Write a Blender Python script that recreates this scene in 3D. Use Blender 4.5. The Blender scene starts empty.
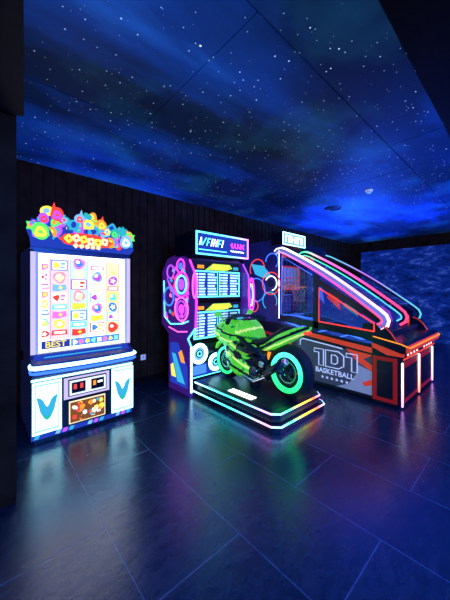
import bpy, bmesh, math, random
from mathutils import Matrix, Vector
random.seed(7)
PI = math.pi
scene = bpy.context.scene
COL = scene.collection
scene.view_settings.view_transform = 'Standard'

# ---------------------------------------------------------------- materials
def nt(name):
    m = bpy.data.materials.new(name); m.use_nodes = True
    t = m.node_tree; t.nodes.clear()
    out = t.nodes.new('ShaderNodeOutputMaterial')
    return m, t, out
def pbr(name, col, rough=.4, metal=0, em=0, noise=0, nscale=8, bump=0, alpha=1, coat=0, spec=.5):
    m, t, out = nt(name)
    b = t.nodes.new('ShaderNodeBsdfPrincipled')
    b.inputs['Base Color'].default_value = (*col, 1)
    b.inputs['Roughness'].default_value = rough
    b.inputs['Metallic'].default_value = metal
    b.inputs['Alpha'].default_value = alpha
    b.inputs['Coat Weight'].default_value = coat
    b.inputs['Specular IOR Level'].default_value = spec
    if em:
        b.inputs['Emission Color'].default_value = (*col, 1)
        b.inputs['Emission Strength'].default_value = em
    if noise or bump:
        tc = t.nodes.new('ShaderNodeTexCoord')
        n = t.nodes.new('ShaderNodeTexNoise'); n.inputs['Scale'].default_value = nscale; n.inputs['Detail'].default_value = 6
        t.links.new(tc.outputs['Object'], n.inputs['Vector'])
        if noise:
            r = t.nodes.new('ShaderNodeValToRGB')
            r.color_ramp.elements[0].position = .3; r.color_ramp.elements[1].position = .7
            r.color_ramp.elements[0].color = (*[c*(1-noise) for c in col], 1)
            r.color_ramp.elements[1].color = (*[min(1, c*(1+noise)) for c in col], 1)
            t.links.new(n.outputs['Fac'], r.inputs['Fac']); t.links.new(r.outputs['Color'], b.inputs['Base Color'])
        if bump:
            bp = t.nodes.new('ShaderNodeBump'); bp.inputs['Strength'].default_value = bump; bp.inputs['Distance'].default_value = .02
            t.links.new(n.outputs['Fac'], bp.inputs['Height']); t.links.new(bp.outputs['Normal'], b.inputs['Normal'])
    t.links.new(b.outputs[0], out.inputs[0])
    return m
def emi(name, col, s):
    m, t, out = nt(name)
    e = t.nodes.new('ShaderNodeEmission'); e.inputs[0].default_value = (*col, 1); e.inputs[1].default_value = s
    t.links.new(e.outputs[0], out.inputs[0]); return m
def ramp_emi(name, axis, p0, p1, stops, s):
    """emission whose colour runs along one object axis from p0 to p1"""
    m, t, out = nt(name)
    tc = t.nodes.new('ShaderNodeTexCoord'); sp = t.nodes.new('ShaderNodeSeparateXYZ')
    mr = t.nodes.new('ShaderNodeMapRange'); mr.inputs[1].default_value = p0; mr.inputs[2].default_value = p1
    r = t.nodes.new('ShaderNodeValToRGB'); cr = r.color_ramp
    n = len(stops)
    while len(cr.elements) < n: cr.elements.new(.5)
    for i, c in enumerate(stops):
        cr.elements[i].position = i/(n-1); cr.elements[i].color = (*c, 1)
    e = t.nodes.new('ShaderNodeEmission'); e.inputs[1].default_value = s
    t.links.new(tc.outputs['Object'], sp.inputs[0]); t.links.new(sp.outputs['XYZ'.index(axis)], mr.inputs[0])
    t.links.new(mr.outputs[0], r.inputs[0]); t.links.new(r.outputs[0], e.inputs[0]); t.links.new(e.outputs[0], out.inputs[0])
    return m

def galaxy(name, bright=1.0):
    m, t, out = nt(name); N = t.nodes.new; L = t.links.new
    tc = N('ShaderNodeTexCoord')
    n1 = N('ShaderNodeTexNoise'); n1.inputs['Scale'].default_value = .5; n1.inputs['Detail'].default_value = 8; n1.inputs['Roughness'].default_value = .55; n1.inputs['Distortion'].default_value = .2
    mp0 = N('ShaderNodeMapping'); mp0.inputs['Rotation'].default_value = (0, 0, .5); mp0.inputs['Scale'].default_value = (.6, 1.4, 1); mp0.inputs['Location'].default_value = (2.2, .4, 0)
    L(tc.outputs['Object'], mp0.inputs[0]); L(mp0.outputs[0], n1.inputs['Vector'])
    r = N('ShaderNodeValToRGB'); cr = r.color_ramp
    cr.elements[0].position = .34; cr.elements[0].color = (.001, .006, .018, 1)
    cr.elements[1].position = .76; cr.elements[1].color = (.02, .22, .95, 1)
    e = cr.elements.new(.49); e.color = (.002, .016, .070, 1)
    e = cr.elements.new(.61); e.color = (.005, .060, .36, 1)
    L(n1.outputs['Fac'], r.inputs['Fac'])
    n2 = N('ShaderNodeTexNoise'); n2.inputs['Scale'].default_value = 1.0; n2.inputs['Detail'].default_value = 5
    mp = N('ShaderNodeMapping'); mp.inputs['Location'].default_value = (1.3, 3, 1); L(tc.outputs['Object'], mp.inputs[0]); L(mp.outputs[0], n2.inputs['Vector'])
    r2 = N('ShaderNodeValToRGB'); r2.color_ramp.elements[0].position = .5; r2.color_ramp.elements[0].color = (0, 0, 0, 1)
    r2.color_ramp.elements[1].position = .8; r2.color_ramp.elements[1].color = (.01, .10, .14, 1); L(n2.outputs['Fac'], r2.inputs['Fac'])
    add = N('ShaderNodeMixRGB'); add.blend_type = 'ADD'; add.inputs[0].default_value = 1; L(r.outputs[0], add.inputs[1]); L(r2.outputs[0], add.inputs[2])
    prev = add.outputs[0]; stars = None
    for sc, rad, off in ((5.5, .050, 0), (11, .075, 3.3), (18, .105, 9.1), (26, .14, 7.1)):
        v = N('ShaderNodeTexVoronoi'); v.inputs['Scale'].default_value = sc
        mp2 = N('ShaderNodeMapping'); mp2.inputs['Location'].default_value = (off, off*1.7, 0); L(tc.outputs['Object'], mp2.inputs[0]); L(mp2.outputs[0], v.inputs['Vector'])
        sx = N('ShaderNodeSeparateColor'); L(v.outputs['Color'], sx.inputs[0])
        ra = N('ShaderNodeMath'); ra.operation = 'MULTIPLY_ADD'; ra.inputs[1].default_value = rad*1.4; ra.inputs[2].default_value = -rad*.4; L(sx.outputs[0], ra.inputs[0])
        lt = N('ShaderNodeMath'); lt.operation = 'LESS_THAN'; L(v.outputs['Distance'], lt.inputs[0]); L(ra.outputs[0], lt.inputs[1])
        br = N('ShaderNodeMath'); br.operation = 'MULTIPLY'; L(lt.outputs[0], br.inputs[0]); L(sx.outputs[1], br.inputs[1])
        if stars is None: stars = br.outputs[0]
        else:
            mx = N('ShaderNodeMath'); mx.operation = 'MAXIMUM'; L(stars, mx.inputs[0]); L(br.outputs[0], mx.inputs[1]); stars = mx.outputs[0]
    mix = N('ShaderNodeMixRGB'); mix.inputs[2].default_value = (.60, .82, 1, 1); L(stars, mix.inputs[0]); L(prev, mix.inputs[1])
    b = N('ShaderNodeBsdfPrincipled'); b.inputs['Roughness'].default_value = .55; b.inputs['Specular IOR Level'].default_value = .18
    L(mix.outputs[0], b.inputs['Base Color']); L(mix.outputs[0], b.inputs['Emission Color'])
    st = N('ShaderNodeMath'); st.operation = 'MULTIPLY_ADD'; st.inputs[1].default_value = .9; st.inputs[2].default_value = .34*bright; L(stars, st.inputs[0])  # print and stars glow mildly by themselves, standing in for light on the ceiling
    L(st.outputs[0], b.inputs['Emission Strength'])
    L(b.outputs[0], out.inputs[0]); return m

def floor_mat():
    m, t, out = nt('slate_floor_tiles'); N = t.nodes.new; L = t.links.new
    tc = N('ShaderNodeTexCoord')
    br = N('ShaderNodeTexBrick'); br.inputs['Scale'].default_value = 1; br.inputs['Brick Width'].default_value = 1.2; br.inputs['Row Height'].default_value = .6
    br.inputs['Mortar Size'].default_value = .0035; br.inputs['Color1'].default_value = (.018, .026, .046, 1); br.inputs['Color2'].default_value = (.024, .034, .058, 1)
    br.inputs['Mortar'].default_value = (.08, .115, .19, 1)
    mp = N('ShaderNodeMapping'); mp.inputs['Rotation'].default_value = (0, 0, PI/2); L(tc.outputs['Object'], mp.inputs[0]); L(mp.outputs[0], br.inputs[0])
    n = N('ShaderNodeTexNoise'); n.inputs['Scale'].default_value = 9; n.inputs['Detail'].default_value = 13; n.inputs['Roughness'].default_value = .7
    mp3 = N('ShaderNodeMapping'); mp3.inputs['Scale'].default_value = (1, 2.0, 1); L(tc.outputs['Object'], mp3.inputs[0]); L(mp3.outputs[0], n.inputs['Vector'])
    mr = N('ShaderNodeMapRange'); mr.inputs[1].default_value = .3; mr.inputs[2].default_value = .7; mr.inputs[3].default_value = .6; mr.inputs[4].default_value = 1.4; L(n.outputs['Fac'], mr.inputs[0])
    mul = N('ShaderNodeMixRGB'); mul.blend_type = 'MULTIPLY'; mul.inputs[0].default_value = 1; L(br.outputs[0], mul.inputs[1]); L(mr.outputs[0], mul.inputs[2])
    b = N('ShaderNodeBsdfPrincipled'); L(mul.outputs[0], b.inputs['Base Color'])
    r = N('ShaderNodeMapRange'); r.inputs[1].default_value = .3; r.inputs[2].default_value = .7; r.inputs[3].default_value = .15; r.inputs[4].default_value = .28; L(n.outputs['Fac'], r.inputs[0]); L(r.outputs[0], b.inputs['Roughness'])
    b.inputs['IOR'].default_value = 1.65; b.inputs['Specular IOR Level'].default_value = .75; b.inputs['Specular Tint'].default_value = (.68, .84, 1, 1)
    bp = N('ShaderNodeBump'); bp.inputs['Strength'].default_value = .35; bp.inputs['Distance'].default_value = .005; L(n.outputs['Fac'], bp.inputs['Height'])
    bp2 = N('ShaderNodeBump'); bp2.invert = True; bp2.inputs['Strength'].default_value = .4; bp2.inputs['Distance'].default_value = .002; L(br.outputs['Fac'], bp2.inputs['Height']); L(bp.outputs[0], bp2.inputs['Normal'])
    L(bp2.outputs[0], b.inputs['Normal']); L(b.outputs[0], out.inputs[0]); return m

def rock_mural():
    m, t, out = nt('blue_rock_mural'); N = t.nodes.new; L = t.links.new
    tc = N('ShaderNodeTexCoord')
    n = N('ShaderNodeTexNoise'); n.inputs['Scale'].default_value = 3.4; n.inputs['Detail'].default_value = 14; n.inputs['Roughness'].default_value = .78; n.inputs['Distortion'].default_value = .3
    mp = N('ShaderNodeMapping'); mp.inputs['Rotation'].default_value = (.9, 0, 0); mp.inputs['Scale'].default_value = (1, .55, 1.1); L(tc.outputs['Object'], mp.inputs[0])
    L(mp.outputs[0], n.inputs['Vector'])
    r = N('ShaderNodeValToRGB'); cr = r.color_ramp
    cr.elements[0].position = .38; cr.elements[0].color = (.002, .012, .08, 1); cr.elements[1].position = .70; cr.elements[1].color = (.16, .32, .9, 1)
    e = cr.elements.new(.53); e.color = (.008, .045, .32, 1)
    L(n.outputs['Fac'], r.inputs[0])
    b = N('ShaderNodeBsdfPrincipled'); b.inputs['Roughness'].default_value = .7; b.inputs['Specular IOR Level'].default_value = .2
    L(r.outputs[0], b.inputs['Base Color']); L(r.outputs[0], b.inputs['Emission Color']); b.inputs['Emission Strength'].default_value = .40  # dim emission stands in for blue light falling on the mural
    bp = N('ShaderNodeBump'); bp.inputs['Strength'].default_value = .8; bp.inputs['Distance'].default_value = .1; L(n.outputs['Fac'], bp.inputs['Height']); L(bp.outputs['Normal'], b.inputs['Normal'])
    L(b.outputs[0], out.inputs[0]); return m

K = {}
K['black'] = pbr('black_gloss_plastic', (.012, .013, .02), .28, noise=.3)
K['matte'] = pbr('black_matte_panel', (.012, .007, .003), .7, noise=.4, nscale=20, spec=.1)
K['wallblk'] = pbr('black_brown_wall_laminate', (.040, .018, .008), .6, em=.045, noise=.6, nscale=5, bump=.1, spec=.08)  # faint self-glow added so the brown shows under blue lamps
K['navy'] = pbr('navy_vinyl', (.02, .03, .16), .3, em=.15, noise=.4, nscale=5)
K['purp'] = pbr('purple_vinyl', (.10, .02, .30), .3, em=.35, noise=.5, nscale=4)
K['dgrey'] = pbr('dark_grey_metal', (.06, .06, .07), .35, .6, noise=.2)
K['chrome'] = pbr('brushed_chrome', (.5, .5, .55), .22, 1, noise=.1)
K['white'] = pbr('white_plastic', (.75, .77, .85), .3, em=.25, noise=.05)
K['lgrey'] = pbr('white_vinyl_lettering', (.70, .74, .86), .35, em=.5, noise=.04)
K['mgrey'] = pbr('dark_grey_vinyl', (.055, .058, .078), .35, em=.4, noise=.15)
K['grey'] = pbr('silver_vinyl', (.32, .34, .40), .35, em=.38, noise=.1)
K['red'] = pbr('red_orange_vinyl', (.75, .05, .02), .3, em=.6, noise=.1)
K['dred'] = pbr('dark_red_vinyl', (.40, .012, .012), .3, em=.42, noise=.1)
K['rubber'] = pbr('tyre_rubber', (.012, .012, .012), .7, noise=.4, nscale=40, bump=.2)
K['green'] = pbr('lime_green_fairing', (.14, .90, .04), .2, em=.46, noise=.25, nscale=5, coat=.6)  # fairing colours carry added emission to brighten the bike
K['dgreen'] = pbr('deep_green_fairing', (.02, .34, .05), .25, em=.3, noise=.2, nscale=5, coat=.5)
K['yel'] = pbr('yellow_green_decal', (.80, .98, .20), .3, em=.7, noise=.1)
K['seat'] = pbr('black_seat_vinyl', (.015, .015, .018), .5, noise=.3, bump=.1)
K['railb'] = pbr('lilac_rail_plastic', (.50, .42, .75), .3, em=.22, noise=.1)
K['glass'] = pbr('smoked_glass', (.02, .03, .08), .08, alpha=.28, noise=.1)
K['mesh'] = pbr('smoked_side_window', (.012, .03, .12), .10, alpha=.38, noise=.1)
K['wire'] = pbr('blue_grey_wire', (.10, .14, .30), .4, em=.3, noise=.1)
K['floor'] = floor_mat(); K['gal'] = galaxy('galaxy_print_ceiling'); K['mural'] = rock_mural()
K['bulk'] = pbr('dark_blue_bulkhead', (.004, .007, .02), .6, noise=.4, nscale=3, spec=.2)
def E(n, c, s): K[n] = emi('glow_'+n, c, s)
E('e_white', (.9, .95, 1), 3.0); E('e_paper', (.66, .82, 1), 1.5); E('e_cream', (1, .85, .55), 1.3); E('e_lav', (.62, .55, 1), 1.1)
E('e_cyan', (.10, .75, 1), 3.2); E('e_ice', (.35, .85, 1), 4.5); E('e_cyan2', (.05, .55, .95), .9); E('e_blue', (.04, .15, 1), 2.2); E('e_blued', (.02, .06, .6), .9)
E('e_pink', (1, .12, .55), 2.0); E('e_red', (1, .06, .05), 1.3); E('e_orange', (1, .32, .04), 1.3); E('e_yel', (1, .8, .08), 1.4)
E('e_green', (.12, .9, .15), 1.2); E('e_purple', (.45, .08, 1), 1.5); E('e_mag', (1, .05, .8), 2.0); E('e_teal', (.02, .62, .55), .9)
E('e_warm', (.95, .95, .9), 3.0); E('e_dk', (.01, .015, .06), .8); E('e_brown', (.30, .10, .04), .8); E('e_rose', (1, .35, .5), 1.2); E('e_sky', (.2, .5, 1), 1.3); E('e_aqua', (.1, .85, 1), 1.3)
E('e_row', (.45, .9, 1), 1.8); E('e_lime', (.55, .95, .1), 1.1); E('e_panel', (.62, .90, 1), 2.6); E('e_pinkl', (1, .72, .85), 1.2); E('e_skyl', (.62, .82, 1), 1.2)

# ---------------------------------------------------------------- mesh builder
class M:
    def __init__(s): s.v = []; s.f = []; s.mi = []; s.sm = []; s.mats = []; s.cur = 0; s.T = None
    def mat(s, k):
        m = K[k] if isinstance(k, str) else k
        if m not in s.mats: s.mats.append(m)
        s.cur = s.mats.index(m); return s
    def add(s, vs, fs, smooth=False):
        o = len(s.v)
        for p in vs:
            p = Vector(p)
            if s.T is not None: p = s.T @ p
            s.v.append(tuple(p))
        for f in fs: s.f.append([i+o for i in f]); s.mi.append(s.cur); s.sm.append(smooth)
        return s
    def box(s, x0, x1, y0, y1, z0, z1):
        v = [(x, y, z) for x in (x0, x1) for y in (y0, y1) for z in (z0, z1)]
        return s.add(v, [(0, 1, 3, 2), (4, 6, 7, 5), (0, 4, 5, 1), (2, 3, 7, 6), (0, 2, 6, 4), (1, 5, 7, 3)])
    def prism(s, pts, ax, d0, d1):
        n = len(pts)
        mk = {'x': lambda p, d: (d, p[0], p[1]), 'y': lambda p, d: (p[0], d, p[1]), 'z': lambda p, d: (p[0], p[1], d)}[ax]
        v = [mk(p, d0) for p in pts]+[mk(p, d1) for p in pts]
        return s.add(v, [list(range(n)), list(range(2*n-1, n-1, -1))]+[(i, (i+1) % n, (i+1) % n+n, i+n) for i in range(n)])
    def cyl(s, p0, p1, r0, r1=None, n=20, caps=True):
        r1 = r0 if r1 is None else r1
        p0, p1 = Vector(p0), Vector(p1); d = (p1-p0).normalized()
        a = d.orthogonal().normalized(); b = d.cross(a)
        v = []
        for p, r in ((p0, r0), (p1, r1)):
            for i in range(n): v.append(p+a*r*math.cos(2*PI*i/n)+b*r*math.sin(2*PI*i/n))
        s.add(v, [(i, (i+1) % n, (i+1) % n+n, i+n) for i in range(n)], True)
        if caps: s.add(v, [list(range(n))[::-1], list(range(n, 2*n))])
        return s
    def tube(s, pts, r, closed=False, n=8):
        pts = [Vector(p) for p in pts]; N = len(pts); v = []; a = None
        for i, p in enumerate(pts):
            if closed: d = pts[(i+1) % N]-pts[i-1]
            else: d = pts[min(i+1, N-1)]-pts[max(i-1, 0)]
            d.normalize()
            a = d.orthogonal().normalized() if a is None else (a-d*a.dot(d)).normalized()
            b = d.cross(a)
            for k in range(n): v.append(p+(a*math.cos(2*PI*k/n)+b*math.sin(2*PI*k/n))*r)
        f = []
        for i in range(N if closed else N-1):
            j = (i+1) % N
            for k in range(n): f.append((i*n+k, i*n+(k+1) % n, j*n+(k+1) % n, j*n+k))
        s.add(v, f, True)
        if not closed: s.add(v, [list(range(n))[::-1], list(range((N-1)*n, N*n))])
        return s
    def ring(s, c, ax, R, r, n=36, a0=0, a1=2*PI, sx=1, k=8):
        full = abs(a1-a0-2*PI) < 1e-4; c = Vector(c); pts = []
        m = n if full else n+1
        for i in range(m):
            t = a0+(a1-a0)*i/n; p, q = R*sx*math.cos(t), R*math.sin(t)
            pts.append(c+Vector({'x': (0, p, q), 'y': (p, 0, q), 'z': (p, q, 0)}[ax]))
        return s.tube(pts, r, full, k)
    def disc(s, c, ax, r, th, n=24):
        d = {'x': Vector((th, 0, 0)), 'y': Vector((0, th, 0)), 'z': Vector((0, 0, th))}[ax]
        return s.cyl(Vector(c), Vector(c)+d, r, n=n)
    def ball(s, c, r, n=16):
        r = (r, r, r) if not hasattr(r, '__len__') else r
        v = []; m = n//2
        for i in range(m+1):
            ph = PI*i/m
            for j in range(n):
                t = 2*PI*j/n; v.append((c[0]+r[0]*math.sin(ph)*math.cos(t), c[1]+r[1]*math.sin(ph)*math.sin(t), c[2]+r[2]*math.cos(ph)))
        return s.add(v, [(i*n+j, i*n+(j+1) % n, (i+1)*n+(j+1) % n, (i+1)*n+j) for i in range(m) for j in range(n)], True)
    def loft(s, secs, n=28, e=.85, sub=5, paint=None):
        """smooth body through elliptic sections (y, z centre, half width, half height); paint(y, z) picks a material"""
        P = []
        m = len(secs)
        for i in range(m-1):
            p0, p1, p2, p3 = secs[max(i-1, 0)], secs[i], secs[i+1], secs[min(i+2, m-1)]
            for j in range(sub):
                t = j/sub
                q = [.5*((2*b)+(-a+c)*t+(2*a-5*b+4*c-d)*t*t+(-a+3*b-3*c+d)*t**3) for a, b, c, d in zip(p0, p1, p2, p3)]
                q[2] = max(q[2], .004); q[3] = max(q[3], .004); P.append(q)
        P.append(secs[-1]); m = len(P); v = []
        for (y, zc, hw, hh) in P:
            for k in range(n):
                t = 2*PI*k/n; c, q = math.cos(t), math.sin(t)
                v.append((hw*math.copysign(abs(c)**e, c), y, zc+hh*math.copysign(abs(q)**e, q)))
        base = s.cur
        s.add(v, [(i*n+k, i*n+(k+1) % n, (i+1)*n+(k+1) % n, (i+1)*n+k) for i in range(m-1) for k in range(n)], True)
        if paint:
            off = len(s.f)-(m-1)*n
            for q in range((m-1)*n):
                f = s.f[off+q]; y = sum(s.v[a][1] for a in f)/4; z = sum(s.v[a][2] for a in f)/4
                k_ = paint(y, z)
                if k_: s.mat(k_); s.mi[off+q] = s.cur
            s.cur = base
        return s.add(v, [list(range(n))[::-1], list(range((m-1)*n, m*n))])
    def fr(s, x0, x1, z0, z1, y, th=.004): return s.box(x0, x1, y-th, y, z0, z1)
    def frame(s, x0, x1, z0, z1, y, w, th=.006):
        s.fr(x0, x1, z0, z0+w, y, th); s.fr(x0, x1, z1-w, z1, y, th); s.fr(x0, x0+w, z0+w, z1-w, y, th); return s.fr(x1-w, x1, z0+w, z1-w, y, th)
    def text(s, body, size, loc, side='front', shear=0, ext=.003, sx=1, align='CENTER', off=.012):
        cu = bpy.data.curves.new('t', 'FONT'); cu.body = body; cu.size = size; cu.extrude = ext; cu.shear = shear
        cu.align_x = align; cu.align_y = 'CENTER'; cu.offset = size*off
        ob = bpy.data.objects.new('t', cu); COL.objects.link(ob)
        dg = bpy.context.evaluated_depsgraph_get(); me = bpy.data.meshes.new_from_object(ob.evaluated_get(dg))
        R = Matrix(((1, 0, 0), (0, 0, -1), (0, 1, 0))) if side == 'front' else Matrix(((0, 0, -1), (-1, 0, 0), (0, 1, 0)))
        l = Vector(loc)
        s.add([R @ Vector((v.co.x*sx, v.co.y, v.co.z))+l for v in me.vertices], [list(p.vertices) for p in me.polygons])
        bpy.data.objects.remove(ob); bpy.data.curves.remove(cu); bpy.data.meshes.remove(me); return s
    def build(s, name, parent=None, bevel=0, label=None):
        me = bpy.data.meshes.new(name); me.from_pydata(s.v, [], s.f); me.update()
        for m in s.mats: me.materials.append(m)
        me.polygons.foreach_set('material_index', s.mi); me.polygons.foreach_set('use_smooth', s.sm)
        bm = bmesh.new(); bm.from_mesh(me); bmesh.ops.remove_doubles(bm, verts=bm.verts, dist=1e-5); bmesh.ops.recalc_face_normals(bm, faces=bm.faces); bm.to_mesh(me); bm.free()
        o = bpy.data.objects.new(name, me); COL.objects.link(o)
        if parent: o.parent = parent
        if bevel:
            b = o.modifiers.new('b', 'BEVEL'); b.width = bevel; b.segments = 2; b.limit_method = 'ANGLE'
        if label: o['label'] = label
        return o
def thing(name, label, cat, loc, group=None):
    o = bpy.data.objects.new(name, None); COL.objects.link(o); o.location = loc; o.empty_display_size = .1
    o['label'] = label; o['category'] = cat
    if group: o['group'] = group
    return o
def struct(o): o['kind'] = 'structure'; return o

# ---------------------------------------------------------------- room (x along the machine wall, y into it)
H = 3.1; AX0, AX1, CY0, CY1 = -2.5, 9.7, -3.0, 4.2
struct(M().mat('floor').box(AX0, AX1, CY0, CY1, -.1, 0).build('floor'))
b = M().mat('wallblk').box(AX0, AX1, CY1, CY1+.12, 0, H)
x = .25
while x < AX1-.1:
    b.box(x, x+.10, CY1-.018, CY1+.01, .1, H-.002); x += .13
struct(b.build('wall_back'))
struct(M().mat('wallblk').box(AX1, AX1+.12, CY0, CY1, 0, H).build('wall_right'))
struct(M().mat('wallblk').box(AX0-.12, AX0, CY0, CY1, 0, H).build('wall_left'))
struct(M().mat('wallblk').box(AX0, AX1, CY0-.12, CY0, 0, H).build('wall_front'))
struct(M().mat('matte').box(.25, AX1, CY1-.03, CY1-.001, 0, .1).build('baseboard_back'))
b = M().mat('matte').box(AX0, AX1, CY0, CY1, H+.012, H+.1)
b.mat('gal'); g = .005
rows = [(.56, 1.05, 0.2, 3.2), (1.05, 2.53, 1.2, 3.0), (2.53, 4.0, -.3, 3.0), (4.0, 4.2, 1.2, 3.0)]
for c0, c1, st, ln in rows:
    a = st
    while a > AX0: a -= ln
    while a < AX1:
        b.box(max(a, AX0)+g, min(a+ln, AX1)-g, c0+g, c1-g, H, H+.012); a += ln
b.mat('matte').box(AX0, AX1, CY0, .56, H, H+.012)
struct(b.build('ceiling'))
struct(M().mat('mural').box(AX1-.02, AX1-.001, CY0, 3.85, 0, 2.77).build('wall_right_mural'))
struct(M().mat('wallblk').box(-.15, .205, 2.43, 4.2, 0, H).build('wall_partition'))
b = M().mat('bulk')
def cam2room(X, Y): return (.743*X+.669*Y, -.669*X+.743*Y)
b.prism([cam2room(-1.41, 1.93), cam2room(-.30, .40), cam2room(-2.2, .40), cam2room(-2.6, 1.75)], 'z', 2.72, H-.001)
struct(b.build('trim_1'))

# ---------------------------------------------------------------- small fittings
o = M().mat('white').box(-.043, .043, -.012, 0, -.043, .043).mat('dgrey').box(-.012, -.006, -.014, -.011, -.015, .015).box(.006, .012, -.014, -.011, -.015, .015).build('power_outlet', bevel=.003)
o.location = (1.98, 4.17, .42); o['label'] = 'small white square power outlet low on the black slatted wall'; o['category'] = 'power outlet'
t = thing('smoke_detector', 'small white round smoke detector on the starry ceiling', 'smoke detector', (4.656, 1.728, H))
M().mat('white').cyl((0, 0, 0), (0, 0, -.02), .055, n=28).build('base_ring', t)
M().mat('grey').cyl((0, 0, -.018), (0, 0, -.05), .045, .03, n=28).build('sensor_dome', t)
t = thing('ceiling_speaker', 'dark round speaker set in the starry ceiling above the basketball game', 'speaker', (5.155, 2.577, H))
M().mat('dgrey').ring((0, 0, -.010), 'z', .14, .014).build('trim_ring', t)
M().mat('black').cyl((0, 0, 0), (0, 0, -.014), .135, n=28).build('grille', t)

def blob(cx, cz, r, n, amp, ph=0): return [(cx+r*(1+amp*math.cos(n*a+ph))*math.cos(a), cz+r*(1+amp*math.cos(n*a+ph))*math.sin(a)) for a in [2*PI*i/40 for i in range(40)]]
def spike(cx, cz, r, n, inner=.5, ph=0): return [(cx+r*(1 if i % 2 == 0 else inner)*math.cos(PI*i/n+ph), cz+r*(1 if i % 2 == 0 else inner)*math.sin(PI*i/n+ph)) for i in range(2*n)]
# ---------------------------------------------------------------- 1. redemption cabinet
t = thing('redemption_arcade_cabinet', 'tall bright white and lavender screened arcade cabinet with cartoon-shaped marquee beside the black partition', 'arcade machine', (.885, 3.22, 0))
t.scale = (.945, 1, 1)
b = M().mat('navy').box(-.53, .53, .0, .86, .03, .66).mat('black').box(-.5, .5, .03, .83, 0, .03)
b.mat('e_blued').fr(-.53, .53, .035, .09, 0).mat('e_cyan2')
random.seed(2)
for i in range(16): b.mat(['e_cyan2', 'e_blued', 'e_purple', 'e_blued', 'e_sky'][i*3 % 5]).prism([(-.51+i*.064, .045), (-.47+i*.064, .04), (-.45+i*.064, .075), (-.49+i*.064, .082)], 'y', -.004, -.006)
b.build('base_cabinet', t)
for s in (-1, 1):
    p = M().mat('black').box(-.13, .13, -.03, 0, .10, .60)
    p.mat('e_ice').frame(-.130, .130, .10, .60, -.03, .020, .014)
    p.mat('e_aqua').fr(-.110, .110, .12, .58, -.03, .004).mat('e_panel').fr(-.100, .100, .135, .565, -.034, .002)
    p.mat('e_cyan2').prism([(0, .22), (.03, .245), (.062, .31), (.096, .46), (.060, .445), (.036, .42), (.015, .37), (0, .35), (-.015, .37), (-.036, .42), (-.060, .445), (-.096, .46), (-.062, .31), (-.03, .245)], 'y', -.036, -.041)
    p.mat('e_teal').prism([(0, .22), (.03, .245), (.05, .29), (0, .26), (-.05, .29), (-.03, .245)], 'y', -.041, -.043)
    o = p.build('light_panel', t, label='glowing blue-white panel with cyan winged emblem'); o.location.x = s*.395
p = M().mat('black').box(-.25, .25, -.02, 0, .09, .6)
p.mat('e_lav').fr(-.24, .24, .37, .59, -.02, .002)
p.build('ticket_panel', t)
p = M().mat('dgrey').box(-.20, .20, -.045, -.02, .40, .57)
p.mat('e_paper').fr(-.19, .19, .41, .56, -.045, .002).mat('black').fr(-.17, -.03, .43, .54, -.047).fr(.03, .17, .43, .54, -.047)
p.mat('e_red').fr(-.15, -.12, .47, .52, -.051).fr(-.085, -.055, .47, .52, -.051).mat('e_orange').fr(.05, .08, .47, .52, -.051).mat('e_white').fr(.10, .15, .49, .51, -.051)
p.build('coin_unit', t)
p = M().mat('e_cream').box(-.19, .19, -.032, -.02, .11, .34).mat('e_brown').fr(-.18, .18, .12, .33, -.032, .002)
random.seed(3)
for i in range(34):
    p.mat(['e_orange', 'e_brown', 'e_cream', 'e_yel', 'e_brown', 'e_red', 'e_cyan2', 'e_paper'][i % 8]).prism(blob(-.15+.3*random.random(), .145+.16*random.random(), .014+.014*random.random(), 3+i % 4, .15, i), 'y', -.033, -.035-.0006*i)
p.build('illustrated_panel', t)
dk = [(.1, .62), (-.02, .63), (-.055, .66), (-.075, .70), (-.070, .745), (-.045, .775), (0, .80), (.07, .83), (.16, .86), (.16, .62)]
con = M().mat('navy').prism(dk, 'x', -.535, .535).build('control_console', t, bevel=.006)
def bow(z, y0, r, m): return m.tube([(-.535, y0+.09, z+.012), (-.54, y0+.02, z+.004), (-.50, y0, z)]+[(-.50+.1*i, y0-.012*math.sin(PI*i/10), z-.008*math.sin(PI*i/10)) for i in range(1, 10)]+[(.50, y0, z), (.54, y0+.02, z+.004), (.535, y0+.09, z+.012)], r)
n = M().mat('e_ice'); bow(.750, -.078, .020, n); n.mat('e_blue'); bow(.700, -.082, .015, n)
n.mat('e_ice').box(-.53, .53, -.014, .0, .608, .640)
n.build('neon_strip', con)
q = M().mat('e_blued').add([(-.5, .005, .8045), (.5, .005, .8045), (.5, .10, .843), (-.5, .10, .843)], [(0, 1, 2, 3)])
q.mat('e_cyan2').add([(-.42, .03, .8165), (.42, .03, .8165), (.40, .05, .8245), (-.40, .05, .8245)], [(0, 1, 2, 3)])
q.build('deck_lights', con)
u = M().mat('navy').box(-.53, -.50, .06, .86, .8, 1.9).box(.50, .53, .06, .86, .8, 1.9).box(-.53, .53, .06, .86, 1.87, 1.93).box(-.5, .5, .16, .86, .66, 1.87)
u.mat('e_lav').fr(-.528, -.485, .86, 1.88, .06, .01).fr(.485, .528, .86, 1.88, .06, .01)
u.build('upper_cabinet', t)
f = M().mat('e_warm')
f.box(-.46, -.435, .05, .07, .87, 1.87).box(.435, .46, .05, .07, .87, 1.87).box(-.46, .46, .05, .07, 1.845, 1.87)
f.mat('e_paper').box(-.455, .455, .05, .07, .865, .880)
f.mat('white').box(-.485, -.46, .05, .16, .86, 1.88).box(.46, .485, .05, .16, .86, 1.88)
f.build('screen_frame', t)
s = M().mat('e_white').fr(-.5, .5, .86, 1.87, .16)
Y = .155; random.seed(11)
icons = ['e_red', 'e_sky', 'e_pink', 'e_rose', 'e_aqua', 'e_red', 'e_purple', 'e_blue', 'e_cream', 'e_yel']
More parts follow.
